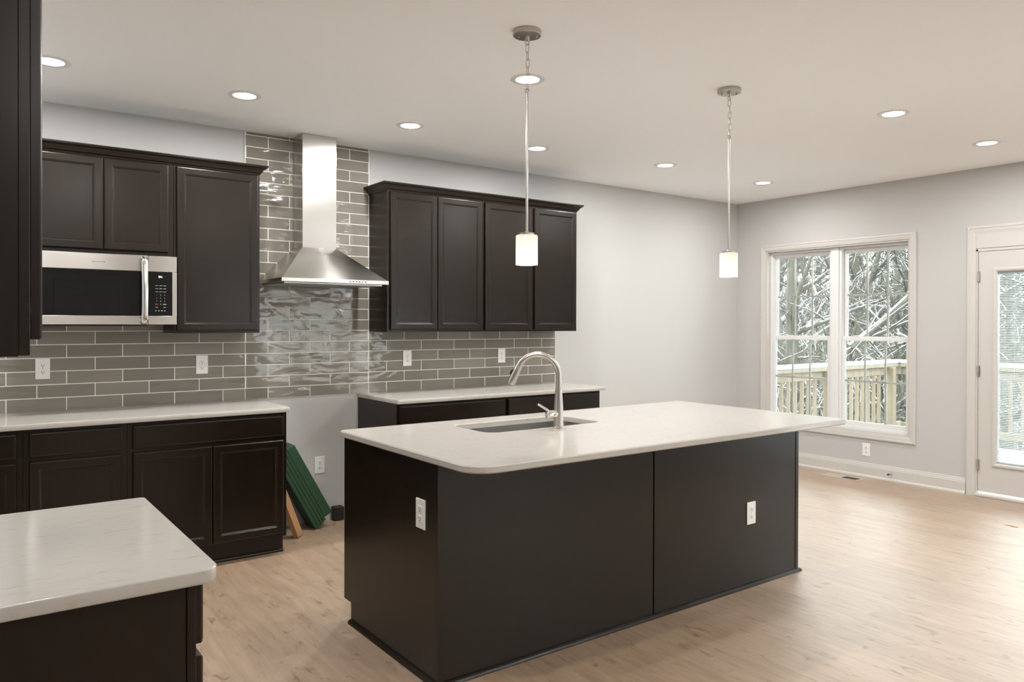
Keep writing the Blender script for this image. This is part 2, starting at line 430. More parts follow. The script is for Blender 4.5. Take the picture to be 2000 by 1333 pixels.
def window(name, y0, y1, mull, n_units, WZ0=WZ0):
    r = struct(thing(name, (XW + .07, (y0 + y1) / 2, WZ0), None, None))
    casing('casing', y0, y1, WZ0, WZ1, .060, r)
    j = MB(); D0, D1 = XW, XW + .10; t = .014
    j.box(D0, D1, y0, y0 + t, WZ0, WZ1); j.box(D0, D1, y1 - t, y1, WZ0, WZ1)
    j.box(D0, D1, y0 + t, y1 - t, WZ0, WZ0 + t); j.box(D0, D1, y0 + t, y1 - t, WZ1 - t, WZ1)
    j.build('jamb', TRIMM, r)
    F0, F1 = XW + .06, XW + .15
    a, bb = y0 + t, y1 - t; zb, zt = WZ0 + t, WZ1 - t
    wd = (bb - a - (n_units - 1) * mull) / n_units
    for k in range(n_units):
        u0 = a + k * (wd + mull); u1 = u0 + wd
        if k: MB().box(XW + .045, F1, u0 - mull, u0, zb, zt, .003).build('mullion', VINYL, r)
        f = MB(); g = .022
        f.box(F0, F1, u0, u0 + g, zb, zt, .002); f.box(F0, F1, u1 - g, u1, zb, zt, .002)
        f.box(F0, F1, u0 + g, u1 - g, zb, zb + g + .008, .002); f.box(F0, F1, u0 + g, u1 - g, zt - g, zt, .002)
        f.build('window_frame', VINYL, r)
        zm = 1.295
        for (s0, s1, xa, lab) in ((zb + .03, zm + .022, XW + .072, 'lower'), (zm - .022, zt - g, XW + .110, 'upper')):
            sw = .030; q0, q1 = u0 + g, u1 - g
            s = MB()
            s.box(xa, xa + .032, q0, q0 + sw, s0, s1, .003); s.box(xa, xa + .032, q1 - sw, q1, s0, s1, .003)
            s.box(xa, xa + .032, q0 + sw, q1 - sw, s0, s0 + .040, .003); s.box(xa, xa + .032, q0 + sw, q1 - sw, s1 - .040, s1, .003)
            sash = s.build('sash', VINYL, r)
            xg = xa + .016
            MB().box(xg - .009, xg - .006, q0 + sw, q1 - sw, s0 + .040, s1 - .040).build('glass', GLASS, sash)
            MB().box(xg + .009, xg + .012, q0 + sw, q1 - sw, s0 + .040, s1 - .040).build('glass', GLASS, sash)
            gm = MB(); gy0, gy1, gz0, gz1 = q0 + sw, q1 - sw, s0 + .040, s1 - .040
            for i in (1, 2):
                yy = gy0 + (gy1 - gy0) * i / 3; gm.box(xg - .003, xg + .003, yy - .0095, yy + .0095, gz0, gz1)
            zz = (gz0 + gz1) / 2; gm.box(xg - .0029, xg + .0029, gy0, gy1, zz - .0095, zz + .0095)
            gm.build('grille', GRILLE, sash)
            if lab == 'lower':
                for yy in (q0 + .14, q1 - .14): MB().box(xa - .004, xa + .028, yy - .025, yy + .025, s1, s1 + .009, .002).build('sash_lock', VINYL, sash)
    return r
window('window_1', WY0, WY1, .080, 2)
window('added_window_2', LY0, LY1, .080, 2, LZ0)  # unseen window, added to let more daylight onto the floor
w3 = window('added_window_3', 0, FX1 - FX0, .080, 3); w3.location = ((FX0 + FX1) / 2, YF - .07, WZ0); w3.rotation_euler = (0, 0, -pi / 2)  # unseen window behind the camera, added as a daylight source

# ------------------------------------------------------------------ patio door
d = struct(thing('door_1', (XW + .02, (DY0 + DY1) / 2, 0), None, None))
casing('casing', DY0, DY1, 0, 2.190, .070, d, True)
MB().box(XW - .011, XW, DY0, DY1, DZ1 + .008, 2.190, .002).build('header_panel', TRIMM, d)
j = MB(); j.box(XW - .004, XW + .14, DY1 - .014, DY1, 0, DZ1); j.box(XW - .004, XW + .14, DY0, DY0 + .014, 0, DZ1); j.box(XW - .004, XW + .14, DY0, DY1, DZ1 - .016, DZ1 + .008)
j.build('jamb', TRIMM, d)
MB().box(XW - .022, XW + .13, DY0, DY1, 0, .024, .006, 2).build('threshold', TRIMM, d)
sy0, sy1, sz0, sz1 = DY0 + .017, DY1 - .017, .040, 2.042
gy0, gy1, gz0, gz1 = sy0 + .142, sy1 - .142, .292, 1.868
xs = XW + .004
s = MB()
s.box(xs, xs + .044, sy0, gy0, sz0, sz1); s.box(xs, xs + .044, gy1, sy1, sz0, sz1)
s.box(xs, xs + .044, gy0, gy1, sz0, gz0); s.box(xs, xs + .044, gy0, gy1, gz1, sz1)
slab = s.build('door_slab', TRIMM, d)
fr = MB(); prof = [(.036, 0), (.033, .008), (.024, .012), (.012, .011), (.004, .004), (0, -.006)]
lps = []
for cy, cz, qy, qz in ((gy0, gz0, -1, -1), (gy1, gz0, 1, -1), (gy1, gz1, 1, 1), (gy0, gz1, -1, 1)):
    lps.append([(xs - t, cy + qy * o, cz + qz * o) for o, t in prof])
fr.loops(lps + [lps[0]], False, False, closed=False).build('glazing_frame', TRIMM, slab)
MB().box(xs + .008, xs + .011, gy0, gy1, gz0, gz1).build('glass', GLASS, slab)
MB().box(xs + .034, xs + .037, gy0, gy1, gz0, gz1).build('glass', GLASS, slab)
bl = MB(); n_sl = 112
for i in range(n_sl):
    z = gz0 + .012 + i * (gz1 - gz0 - .03) / n_sl
    # open slat, tilted a little
    bl.loops([[(xs + .016, y, z), (xs + .030, y, z + .0045), (xs + .030, y, z + .0052), (xs + .016, y, z + .0007)] for y in (gy0 + .004, gy1 - .004)])
for y in (gy0 + .12, (gy0 + gy1) / 2, gy1 - .12): bl.box(xs + .0225, xs + .0235, y - .0006, y + .0006, gz0, gz1)
bl.box(xs + .014, xs + .032, gy0, gy1, gz1 - .018, gz1); bl.box(xs + .014, xs + .032, gy0, gy1, gz0, gz0 + .010)
bl.build('mini_blind', BLIND, slab)
for z in (.26, 1.045, 1.835):
    h = MB(); h.lathe([(.006, -.045), (.006, .045)], (XW - .006, DY1 - .0155, z), 12); h.box(XW - .002, XW + .002, DY1 - .032, DY1 - .002, z - .045, z + .045)
    h.build('hinge', NICKEL, d)
kb = MB(); kb.lathe([(.030, 0), (.030, -.006), (.011, -.008), (.011, -.03), (.022, -.036), (.028, -.048), (.022, -.06), (.004, -.063)], (xs, sy0 + .065, .95), 24, 'x'); kb.build('door_knob', NICKEL, d, True)

# arched-panel door seen only in reflections, in the wall behind the camera
d2 = struct(thing('door_2', (1.5, YF + .02, 0), None, None))
m = MB(); m.box(1.12, 1.92, YF, YF + .035, .008, 2.03, .003); m.build('door_slab', TRIMM, d2)
m = MB()
for x0, x1, z0, z1 in ((1.24, 1.80, .22, .92), (1.24, 1.80, 1.08, 1.72)):
    pts = [(x0, z0), (x1, z0)] + [((x0 + x1) / 2 + (x1 - x0) / 2 * cos(a * pi / 12), z1 + .14 * sin(a * pi / 12) * (z1 > 1)) for a in range(13)]
    m.loops([[(x, YF + y, z) for x, z in [((x0 + x1) / 2 + (px - (x0 + x1) / 2) * k, (z0 + z1) / 2 + (pz - (z0 + z1) / 2) * k) for px, pz in pts]] for y, k in ((.036, 1), (.042, .96), (.036, .92))], False, True)
m.build('panel_moulding', TRIMM, d2)
m = MB(); m.box(1.04, 1.11, YF, YF + .018, 0, 2.11, .003); m.box(1.93, 2.0, YF, YF + .018, 0, 2.11, .003); m.box(1.11, 1.93, YF, YF + .018, 2.04, 2.11, .003); m.build('casing', TRIMM, d2)

# ------------------------------------------------------------------ tile
PX, PZ, ZB, X0T = .3030, .0787, .9105, .240
def tile_field(x_lo, x_hi, k0, k1, ztop, m, g):
    for k in range(k0, k1 + 1):
        z0, z1 = ZB + PZ * k + .0021, min(ZB + PZ * (k + 1) - .0021, ztop)
        if z1 - z0 < .006: continue
        xo = X0T + (PX / 2 if k % 2 else 0)
        i = math.floor((x_lo - xo) / PX)
        while xo + i * PX < x_hi:
            a, c = max(xo + i * PX + .0021, x_lo), min(xo + (i + 1) * PX - .0021, x_hi)
            i += 1
            if c - a < .008: continue
            e = .0014; tl = [random.uniform(-.0006, .0006) for _ in range(4)]
            y = YK - .0085
            lp = lambda q, yy: [(a + q, yy, z0 + q), (c - q, yy, z0 + q), (c - q, yy, z1 - q), (a + q, yy, z1 - q)]
            f = lp(e, y); f = [(p[0], p[1] + t, p[2]) for p, t in zip(f, tl)]
            m.loops([lp(0, YK - .001), lp(0, y + e), f], False, True)
random.seed(4)
m = MB()
tile_field(XL + .002, 1.597, 0, 6, 1.455, m, None)
tile_field(1.600, 2.5135, 0, 30, H - .002, m, None)
tile_field(2.5165, 4.328, 0, 5, 1.3705, m, None)
bs = m.build('tile_backsplash', TILEM, origin=(1.0, YK, ZB)); tag(bs, 'grey glazed subway tile backsplash running up to the ceiling behind the range hood', 'tile wall')
g = MB(); g.box(XL, 4.3285, YK - .0075, YK, ZB, 1.3715); g.box(XL, 1.597, YK - .0074, YK, 1.3715, 1.455); g.box(1.597, 2.5165, YK - .0076, YK, 1.3715, H)
g.build('grout', GROUT, bs)
for a_, b_, c_, d_ in ((1.5945, 1.598, 2.46, H), (2.5165, 2.5195, 2.46, H), (4.3285, 4.331, CT, 1.371)):
    MB().box(a_, b_, YK - .010, YK, c_, d_).build('edge_strip', GROUT, bs)

# ------------------------------------------------------------------ cabinets
def panel_front(m, a0, a1, z0, z1, face, axis, steps, t=.019):
    """raised profile on a cabinet front. face: outer coordinate of the front; axis '-y' or '+x'"""
    lps = []
    for ins, dep in [(0, t)] + steps:
        q = [(a0 + ins, z0 + ins), (a1 - ins, z0 + ins), (a1 - ins, z1 - ins), (a0 + ins, z1 - ins)]
        if axis == '-y': lps.append([(a, face + dep, z) for a, z in q])
        else: lps.append([(face - dep, a, z) for a, z in q])
    m.loops(lps)
DOORP = [(0, .005), (.0015, .0025), (.005, .0005), (.008, 0), (.042, 0), (.0445, .002), (.047, .0022), (.051, .006), (.0535, .0085)]
DRAWP = [(0, .006), (.0015, .0035), (.006, .0008), (.010, 0)]
def front(name, parent, a0, a1, z0, z1, face, axis='-y', slab=False, mt=None):
    m = MB(); panel_front(m, a0, a1, z0, z1, face, axis, DRAWP if slab else DOORP)
    return m.build(name, mt or (WOODH if slab else WOOD), parent)

UY = YK - .305                     # face of wall cabinets
def wall_cab(name, x0, x1, z0, z1, doors, label, under=None):
    r = thing(name, ((x0 + x1) / 2, YK - .15, z0), label, 'wall cabinet', None)
    m = MB(); t = .016
    m.box(x0, x0 + t, UY + .019, YK, z0, z1); m.box(x1 - t, x1, UY + .019, YK, z0, z1)
    m.box(x0 + t, x1 - t, UY + .019, YK, z0 + .02, z0 + .032); m.box(x0 + t, x1 - t, UY + .019, YK, z1 - .02, z1)
    m.box(x0 + t, x1 - t, YK - .012, YK - .009, z0 + .03, z1 - .02)
    m.build('carcass', WOOD, r)
    m = MB(); m.box(x0, x0 + .034, UY, UY + .019, z0, z1, .001); m.box(x1 - .034, x1, UY, UY + .019, z0, z1, .001)
    m.box(x0 + .034, x1 - .034, UY, UY + .019, z0, z0 + .038); m.box(x0 + .034, x1 - .034, UY, UY + .019, z1 - .038, z1)
    for (a, bq) in zip(doors, doors[1:]):
        c = (a[1] + bq[0]) / 2; m.box(c - .022, c + .022, UY + .0005, UY + .0185, z0 + .038, z1 - .038)
    m.build('face_frame', WOOD, r)
    for (a0, a1, q0, q1) in doors: front('door', r, a0, a1, q0, q1, UY - .020)
    return r
wall_cab('wall_cabinet', .318, 1.0775, 1.832, UT, [(.345, .693, 1.858, 2.390), (.699, 1.046, 1.858, 2.390)],
         'short dark two-door wall cabinet above the stainless microwave')
wall_cab('wall_cabinet', 1.079, 1.600, UB, UT, [(1.094, 1.586, 1.386, 2.390)],
         'tall dark one-door wall cabinet between the microwave and the range hood')
wall_cab('wall_cabinet', 2.5165, 3.350, UB, UT, [(2.537, 2.926, 1.388, 2.388), (2.932, 3.336, 1.388, 2.388)],
         'dark two-door wall cabinet right beside the range hood')
wall_cab('wall_cabinet', 3.3515, 4.322, UB, UT, [(3.364, 3.826, 1.388, 2.388), (3.856, 4.307, 1.388, 2.388)],
         'dark two-door wall cabinet farther from the range hood, behind the hanging pendant shade')
CROWN = [(0, 2.396), (.004, 2.396), (.006, 2.404), (.012, 2.408), (.018, 2.420), (.032, 2.434), (.040, 2.438), (.041, 2.443), (.046, 2.444), (.046, 2.4525), (0, 2.4525)]
CR2 = [(o, z) for o, z in CROWN]
m = MB().sweep(CR2, [((.318, UY), (0, -1)), ((1.600, UY), (1, -1)), ((1.600, YK), (1, 0))])
m.box(.318, 1.60, UY, YK, 2.4045, 2.4485)
tag(m.build('crown_moulding', WOODH, origin=(.96, UY, 2.40)), 'dark crown moulding along the cabinets left of the range hood', 'crown moulding')
m = MB().sweep(CR2, [((2.5165, YK), (-1, 0)), ((2.5165, UY), (-1, -1)), ((4.322, UY), (1, -1)), ((4.322, YK), (1, 0))])
m.box(2.5165, 4.322, UY, YK, 2.4045, 2.4485)
tag(m.build('crown_moulding', WOODH, origin=(3.42, UY, 2.40)), 'dark crown moulding along the cabinets right of the range hood', 'crown moulding')

BY = YK - .610                     # face of base cabinets on the back wall
def base_cab(x0, x1, fronts, label, end_r=False, end_l=False):
    r = thing('base_cabinet', ((x0 + x1) / 2, YK - .3, 0), label, 'base cabinet')
    m = MB(); t = .016; z1 = CT - .030; tk = .075
    for xa, xb in ((x0, x0 + t), (x1 - t, x1)):
        m.loops([[(x, YK, 0), (x, BY + tk, 0), (x, BY + tk, .112), (x, BY + .019, .112), (x, BY + .019, z1), (x, YK, z1)] for x in (xa, xb)])
    m.box(x0 + t, x1 - t, BY + .03, YK, .112, .128); m.box(x0 + t, x1 - t, YK - .012, YK, .128, z1); m.box(x0 + t, x1 - t, BY + .03, YK - .02, z1 - .02, z1)
    m.build('carcass', WOOD, r)
    m = MB(); m.box(x0, x0 + .040, BY, BY + .019, .112, z1); m.box(x1 - .030, x1, BY, BY + .019, .112, z1)
    m.box(x0 + .040, x1 - .030, BY, BY + .019, .112, .145); m.box(x0 + .040, x1 - .030, BY, BY + .019, z1 - .038, z1); m.box(x0 + .040, x1 - .030, BY, BY + .019, .705, .745)
    m.build('face_frame', WOOD, r)
    m = MB(); m.box(x0, x1, BY + tk - .012, BY + tk, 0, .112); m.build('toe_kick', WOODH, r)
    m = MB(); m.sweep([(0, 0), (.015, 0), (.014, .008), (.009, .016), (0, .019)], [((x0, BY + tk - .012), (0, -1)), ((x1, BY + tk - .012), (0, -1))]); m.build('shoe_moulding', WOODH, r)
    for kind, a0, a1, q0, q1 in fronts: front(kind, r, a0, a1, q0, q1, BY - .020, slab=(kind == 'drawer'))
    return r
base_cab(XL + .006, .284, [('drawer', -.14, .257, .737, .865), ('door', -.14, .257, .134, .712)],
         'dark base cabinet cut off by the left frame edge under the long worktop')
base_cab(.2855, .770, [('drawer', .313, .743, .737, .865), ('door', .313, .743, .134, .712)],
         'narrow dark base cabinet with one drawer over one door, below the microwave')
base_cab(.7715, 1.668, [('drawer', .799, 1.646, .737, .865), ('door', .799, 1.220, .134, .712), ('door', 1.225, 1.646, .134, .712)],
         'wide dark base cabinet with two doors beside the leaning green boards')
base_cab(2.433, 3.350, [('drawer', 2.448, 3.338, .737, .868), ('door', 2.448, 2.889, .134, .712), ('door', 2.895, 3.338, .134, .712)],
         'dark base cabinet behind the island sink, nearer the empty range gap')
base_cab(3.3515, 4.312, [('drawer', 3.364, 4.298, .737, .868), ('door', 3.364, 3.828, .134, .712), ('door', 3.834, 4.298, .134, .712)],
         'dark base cabinet behind the faucet, farther from the empty range gap')
def slab_top(poly, label, name='countertop'):
    xs_, ys_ = [p[0] for p in poly], [p[1] for p in poly]
    m = MB().prism(poly, CT - .030, CT, .004, 2)
    return tag(m.build(name, QUARTZ, smooth=True, flat=True, origin=((min(xs_) + max(xs_)) / 2, (min(ys_) + max(ys_)) / 2, CT - .03)), label, 'countertop')
slab_top(rrect(XL + .002, 1.680, YK - .650, YK - .009, (0, .01, 0, 0), 4), 'long white quartz worktop below the microwave, left of the range gap')
slab_top(rrect(2.4255, 4.347, YK - .650, YK - .009, (.01, .01, 0, 0), 4), 'white quartz worktop on the back wall right of the range gap')

# foreground base cabinet on the left wall with drawers facing the room
FX, FY0, FY1 = .413, 1.696, 2.462
r = thing('base_cabinet', ((XL + FX) / 2, 2.08, 0), 'dark base cabinet in the foreground corner with stacked drawer fronts seen edge-on', 'base cabinet')
m = MB(); m.box(XL + .002, FX - .020, FY0, FY0 + .016, .0, CT - .032); m.box(XL + .002, FX - .020, FY1 - .016, FY1, 0, CT - .032)
m.box(XL + .002, XL + .014, FY0 + .016, FY1 - .016, .11, CT - .032); m.box(XL + .002, FX - .02, FY0 + .016, FY1 - .016, .11, .126); m.build('carcass', WOOD, r)
m = MB(); m.box(FX - .0185, FX, FY0 - .003, FY0 + .036, .112, CT - .032, .0015); m.box(FX - .0185, FX, FY1 - .036, FY1, .112, CT - .032)
for z0, z1 in ((.112, .14), (.40, .44), (.715, .755), (.846, CT - .032)): m.box(FX - .0185, FX, FY0 + .036, FY1 - .036, z0, z1)
m.build('face_frame', WOOD, r)
for z0, z1 in ((.749, .879), (.433, .722), (.132, .406)):
    front('drawer', r, FY0 + .012, FY1 - .012, z0, z1, FX + .0195, '+x', True)
m = MB(); m.box(FX - .10, FX - .088, FY0 + .016, FY1 - .016, 0, .112); m.build('toe_kick', WOODH, r)
slab_top(rrect(XL + .002, .4575, 1.6765, 2.4845, (0, .030, .006, 0), 5), 'white flecked quartz worktop in the near left corner of the photo')

# foreground wall cabinet
ux = XL + .308
r = thing('wall_cabinet', (-.04, 2.0, UB), 'dark wall cabinet cropped by the left edge, its door slightly ajar', 'wall cabinet')
m = MB(); uy0, uy1 = 1.700, 2.462
m.box(XL + .002, ux - .019, uy0, uy0 + .016, UB, H - .29); m.box(XL + .002, ux - .019, uy1 - .016, uy1, UB, H - .29)
m.box(XL + .002, ux - .019, uy0 + .016, uy1 - .016, UB + .02, UB + .034); m.box(XL + .002, ux - .019, uy0 + .016, uy1 - .016, H - .31, H - .29); m.box(XL + .002, XL + .01, uy0 + .016, uy1 - .016, UB + .02, H - .3)
m.build('carcass', WOOD, r)
m = MB(); m.box(ux - .0185, ux, uy0 - .002, uy0 + .036, UB + .002, H - .29, .001); m.box(ux - .0185, ux, uy1 - .036, uy1, UB + .002, H - .29)
m.box(ux - .0185, ux, uy0 + .036, uy1 - .036, UB + .002, UB + .04); m.box(ux - .0185, ux, uy0 + .036, uy1 - .036, H - .33, H - .29); m.build('face_frame', WOOD, r)
dr = front('door', r, uy0 + .015, uy1 - .012, UB + .032, H - .30, ux + .0215, '+x')
for z in (1.47, 2.32):
    m = MB(); m.box(ux + .0002, ux + .0012, uy0 + .018, uy0 + .036, z - .016, z + .016); m.build('hinge', NICKEL, r)

# ------------------------------------------------------------------ microwave
MX0, MX1, MZ0, MZ1, MY = .3195, 1.0765, 1.426, 1.8295, YK - .400
mw = thing('microwave', ((MX0 + MX1) / 2, YK - .2, MZ0), 'stainless over-the-range microwave with black glass door and arched handle', 'microwave')
m = MB(); m.box(MX0 + .002, MX1 - .002, MY + .022, YK - .0095, MZ0 + .002, MZ1, .003); m.build('body', BLACKP, mw)
m = MB(); m.box(MX0 + .03, MX1 - .15, MY + .05, YK - .05, MZ0 - .010, MZ0 + .002, .003); m.build('underside_grille', BLACKP, mw)
SPX = .9185; wz0, wz1 = 1.477, 1.737
m = MB(); y0, y1 = MY, MY + .021
m.box(MX0, SPX - .001, y0, y1, wz1, MZ1, .002); m.box(MX0, SPX - .001, y0, y1, MZ0, wz0, .002); m.box(MX0, MX0 + .04, y0, y1, wz0, wz1)
dm = m.build('door', STEEL, mw)
m = MB(); m.box(MX0 + .04, SPX - .001, y0 + .001, y1 - .001, wz0, wz1); m.build('door_glass', BLACKG, dm)
m = MB(); m.box(SPX + .001, MX1, y0, y1, wz1, MZ1, .002); m.box(SPX + .001, MX1, y0, y1, MZ0, wz0, .002); m.box(1.050, MX1, y0, y1, wz0, wz1, .001)
m.build('control_bezel', STEEL, mw)
m = MB(); m.box(SPX + .001, 1.050, y0 + .001, y1 - .001, wz0, wz1); cpn = m.build('control_panel', BLACKG, mw)
text('clock_display', '9N', .017, Vector((.984, y0 - .0001, 1.706)), FACE_Y, DIGIT, cpn)
def dash(x, z, wd, h, m_, nm):
    MB().box(x - wd / 2, x + wd / 2, y0 - .0002, y0 + .0012, z - h / 2, z + h / 2).build(nm, m_, cpn)
for rz in (1.655, 1.637, 1.619):
    for kx in (.964, .986, 1.008): dash(kx, rz, .015, .0026, PRINT, 'key_print')
for kx in (.964, 1.008): dash(kx, 1.527, .014, .0024, PRINT, 'key_print')
dash(1.008, 1.545, .018, .0045, PRINT, 'key_print')
for q in range(4): MB().lathe([(.0035, -.0002), (.0035, .0008)], (.959 + q * .0165, y0, 1.507), 10, 'y').build('key_print', PRINT, cpn)
for i, (kx, kz) in enumerate([(x, z) for z in (1.599, 1.581, 1.563) for x in (.964, .986, 1.008)] + [(.986, 1.545)]):
    text('key_number', '1234567890'[i], .0095, Vector((kx, y0 - .0001, kz)), FACE_Y, PRINT, cpn)
dash(.964, 1.545, .016, .0045, PRINTRED, 'stop_key_print')
k = MB()
for q in range(8): k.box(.628 + q * .0085, .633 + q * .0085, y0 - .0002, y0 + .001, 1.7785, 1.783)
k.build('name_print', LOGO, dm)
pts = [(.893, MY + .004, 1.812), (.893, MY - .016, 1.808), (.893, MY - .030, 1.796)]
for i in range(13):
    a = i / 12; pts.append((.893, MY - .033 - .012 * sin(pi * a), 1.785 - a * .325))
pts += [(.893, MY - .030, 1.450), (.893, MY - .016, 1.440), (.893, MY + .004, 1.437)]
hb = MB().tube(pts, .0135, 14); bmesh.ops.scale(hb.bm, vec=(1.4, 1, 1), space=Matrix.Translation((-.893, 0, 0)), verts=hb.bm.verts)
hb.build('handle', CHROME, dm, True)

# ------------------------------------------------------------------ range hood
hd = thing('range_hood', (2.051, YK - .2, 1.70), 'stainless pyramid chimney range hood on the grey tile wall', 'range hood')
hx0, hx1, hy0, hy1 = 1.677, 2.431, YK - .50, YK - .0095
m = MB(); m.box(hx0, hx1, hy0, hy1, 1.703, 1.728, .0015); m.build('rim', STEEL, hd)
cx0, cx1, cy0 = 1.929, 2.175, YK - .198
m = MB(); m.loops([[(hx0 + .006, hy0 + .006, 1.728), (hx1 - .006, hy0 + .006, 1.728), (hx1 - .006, hy1, 1.728), (hx0 + .006, hy1, 1.728)],
                   [(cx0 - .003, cy0 - .003, 1.958), (cx1 + .003, cy0 - .003, 1.958), (cx1 + .003, hy1, 1.958), (cx0 - .003, hy1, 1.958)]]); m.build('canopy', STEEL, hd)
m = MB(); m.box(cx0, cx1, cy0, hy1, 1.956, H - .002, .001); m.build('chimney', STEELV, hd)
m = MB(); m.box(hx0 + .03, hx1 - .03, hy0 + .04, hy1 - .02, 1.692, 1.704, .003); m.build('filter_panel', SINKM, hd)
for i in range(6):
    m = MB(); x = 2.145 + i * .0225; m.lathe([(.0042, .0004), (.0042, -.003), (.003, -.004)], (x, hy0, 1.7155), 12, 'y'); m.build('button', BLACKP, hd)

# ------------------------------------------------------------------ island
IX0, IX1, IY0, IY1 = 1.530, 3.957, 2.577, 3.462
isl = thing('kitchen_island', ((IX0 + IX1) / 2, 3.0, 0), 'long dark espresso kitchen island with plain panelled sides', 'kitchen island')
z1 = CT - .030
m = MB()
m.loops([[(x, IY0 + .016, 0), (x, IY1 - .078, 0), (x, IY1 - .078, .098), (x, IY1, .098), (x, IY1, z1), (x, IY0 + .016, z1)] for x in (IX0, IX0 + .018)]); m.build('end_panel', WOOD, isl)
m = MB()
m.loops([[(x, IY0 + .016, 0), (x, IY1 - .078, 0), (x, IY1 - .078, .098), (x, IY1, .098), (x, IY1, z1), (x, IY0 + .016, z1)] for x in (IX1 - .018, IX1)]); m.build('end_panel', WOOD, isl)
m = MB(); m.box(IX0, 2.7455, IY0, IY0 + .016, 0, z1, .001); m.build('back_panel', WOOD, isl)
m = MB(); m.box(2.7545, IX1 - .030, IY0, IY0 + .016, 0, z1, .001); m.build('back_panel', WOOD, isl)
m = MB(); m.box(IX1 - .026, IX1, IY0 - .002, IY0 + .0155, 0, z1, .001); m.box(IX1 - .030, IX1 - .026, IY0 + .008, IY0 + .0155, 0, z1); m.build('corner_post', WOOD, isl)
MB().box(2.7455, 2.7545, IY0 + .007, IY0 + .016, 0, z1).build('seam_strip', WOOD, isl)
m = MB(); m.box(IX0 + .018, IX1 - .018, IY1 - .09, IY1 - .078, 0, .098); m.build('toe_kick', WOODH, isl)
m = MB(); m.box(IX0 + .018, IX1 - .018, IY1 - .019, IY1, .098, .14)
m.box(IX0 + .018, IX1 - .018, IY1 - .019, IY1, z1 - .038, z1)
m.box(IX0 + .018, IX0 + .05, IY1 - .019, IY1, .14, z1 - .038); m.box(IX1 - .05, IX1 - .018, IY1 - .019, IY1, .14, z1 - .038)
m.build('face_frame', WOOD, isl)
for a0, a1 in ((1.56, 2.03), (2.04, 2.41), (2.42, 2.79), (2.80, 3.36), (3.37, 3.93)):
    m = MB(); lps = []
    for ins, dep in [(0, .019)] + DOORP:
        lps.append([(a, IY1 + .020 - dep, z) for a, z in ((a0 + ins, .125 + ins), (a1 - ins, .125 + ins), (a1 - ins, .87 - ins), (a0 + ins, .87 - ins))])
    m.loops(lps); m.build('door', WOOD, isl)
shoe = [(0, 0), (.017, 0), (.017, .004), (.014, .012), (.008, .017), (0, .019)]
m = MB(); m.sweep(shoe, [((IX0, IY1 - .078), (-1, 0)), ((IX0, IY0), (-1, -1)), ((IX1, IY0), (1, -1)), ((IX1, IY1 - .078), (1, 0))]); m.build('shoe_moulding', WOODH, isl)
# worktop with the sink cut-out
ox0, ox1, oy0, oy1 = 1.507, 3.962, 2.281, 3.488
outer = rrect(ox0, ox1, oy0, oy1, (.115, .02, .03, .035), 8)
SX0, SX1, SY0, SY1 = 2.050, 2.785, 2.975, 3.335
inner = rrect(SX0, SX1, SY0, SY1, (.07, .07, .07, .07), 8)
def ring_slab(outer, inner, z0, z1, e):
    bm = bmesh.new()
    def add(pts, z): return [bm.verts.new((x, y, z)) for x, y in pts]
    def off(pts, q):
        n = len(pts); out = []
        for i in range(n):
            a, b_, c = Vector(pts[i - 1]), Vector(pts[i]), Vector(pts[(i + 1) % n])
            nrm = (c - a).normalized(); out.append((b_.x - nrm.y * q, b_.y + nrm.x * q))
        return out
    ot = off(outer, e); it = off(inner, -e)
    o0, o1, o2, o3 = add(ot, z0), add(outer, z0 + e), add(outer, z1 - e), add(ot, z1)
    i0, i1, i2 = add(inner, z0), add(inner, z1 - e), add(it, z1)
    for A, B in ((o0, o1), (o1, o2), (o2, o3), (i0, i1), (i1, i2)):
        n = len(A)
        for k in range(n): bm.faces.new((A[k], A[(k + 1) % n], B[(k + 1) % n], B[k]))
    for A, B in ((o3, i2), (o0, i0)):
        es = [bm.edges.get((L[k], L[(k + 1) % len(L)])) for L in (A, B) for k in range(len(L))]
        bmesh.ops.triangle_fill(bm, use_beauty=True, use_dissolve=False, edges=es)
    mb = MB(); mb.bm.free(); mb.bm = bm
    return mb
tag(ring_slab(outer, inner, CT - .030, CT, .005).build('countertop', QUARTZ, smooth=True, flat=True, origin=((ox0 + ox1) / 2, (oy0 + oy1) / 2, CT - .03)),
    'large white quartz island worktop with rounded corners and a sink cut-out', 'countertop')
# sink bowl
m = MB(); sy = lambda e: rrect(SX0 - .004 + e, SX1 + .004 - e, SY0 - .004 + e, SY1 + .004 - e, (.075 - e * .5,) * 4, 8)
zt = CT - .0305
L = [[(x, y, z) for x, y in sy(e)] for e, z in ((-.022, zt - .002), (-.022, zt), (0, zt), (.002, zt - .17), (.010, zt - .192), (.03, zt - .20))]
Lo = [[(x, y, z) for x, y in sy(e)] for e, z in ((-.004, zt - .002), (-.002, zt - .172), (.007, zt - .196), (.03, zt - .204))]
m.loops(L, False, True); m.loops(Lo, False, True)
sk = m.build('sink', SINKM, smooth=True, origin=((SX0 + SX1) / 2, (SY0 + SY1) / 2, zt - .2)); tag(sk, 'undermount stainless sink bowl set in the island worktop', 'sink')
m = MB(); m.lathe([(.042, -.003), (.042, .002), (.030, .002), (.026, -.002)], ((SX0 + SX1) / 2, (SY0 + SY1) / 2, zt - .1985), 24); m.build('drain', CHROME, sk, True)

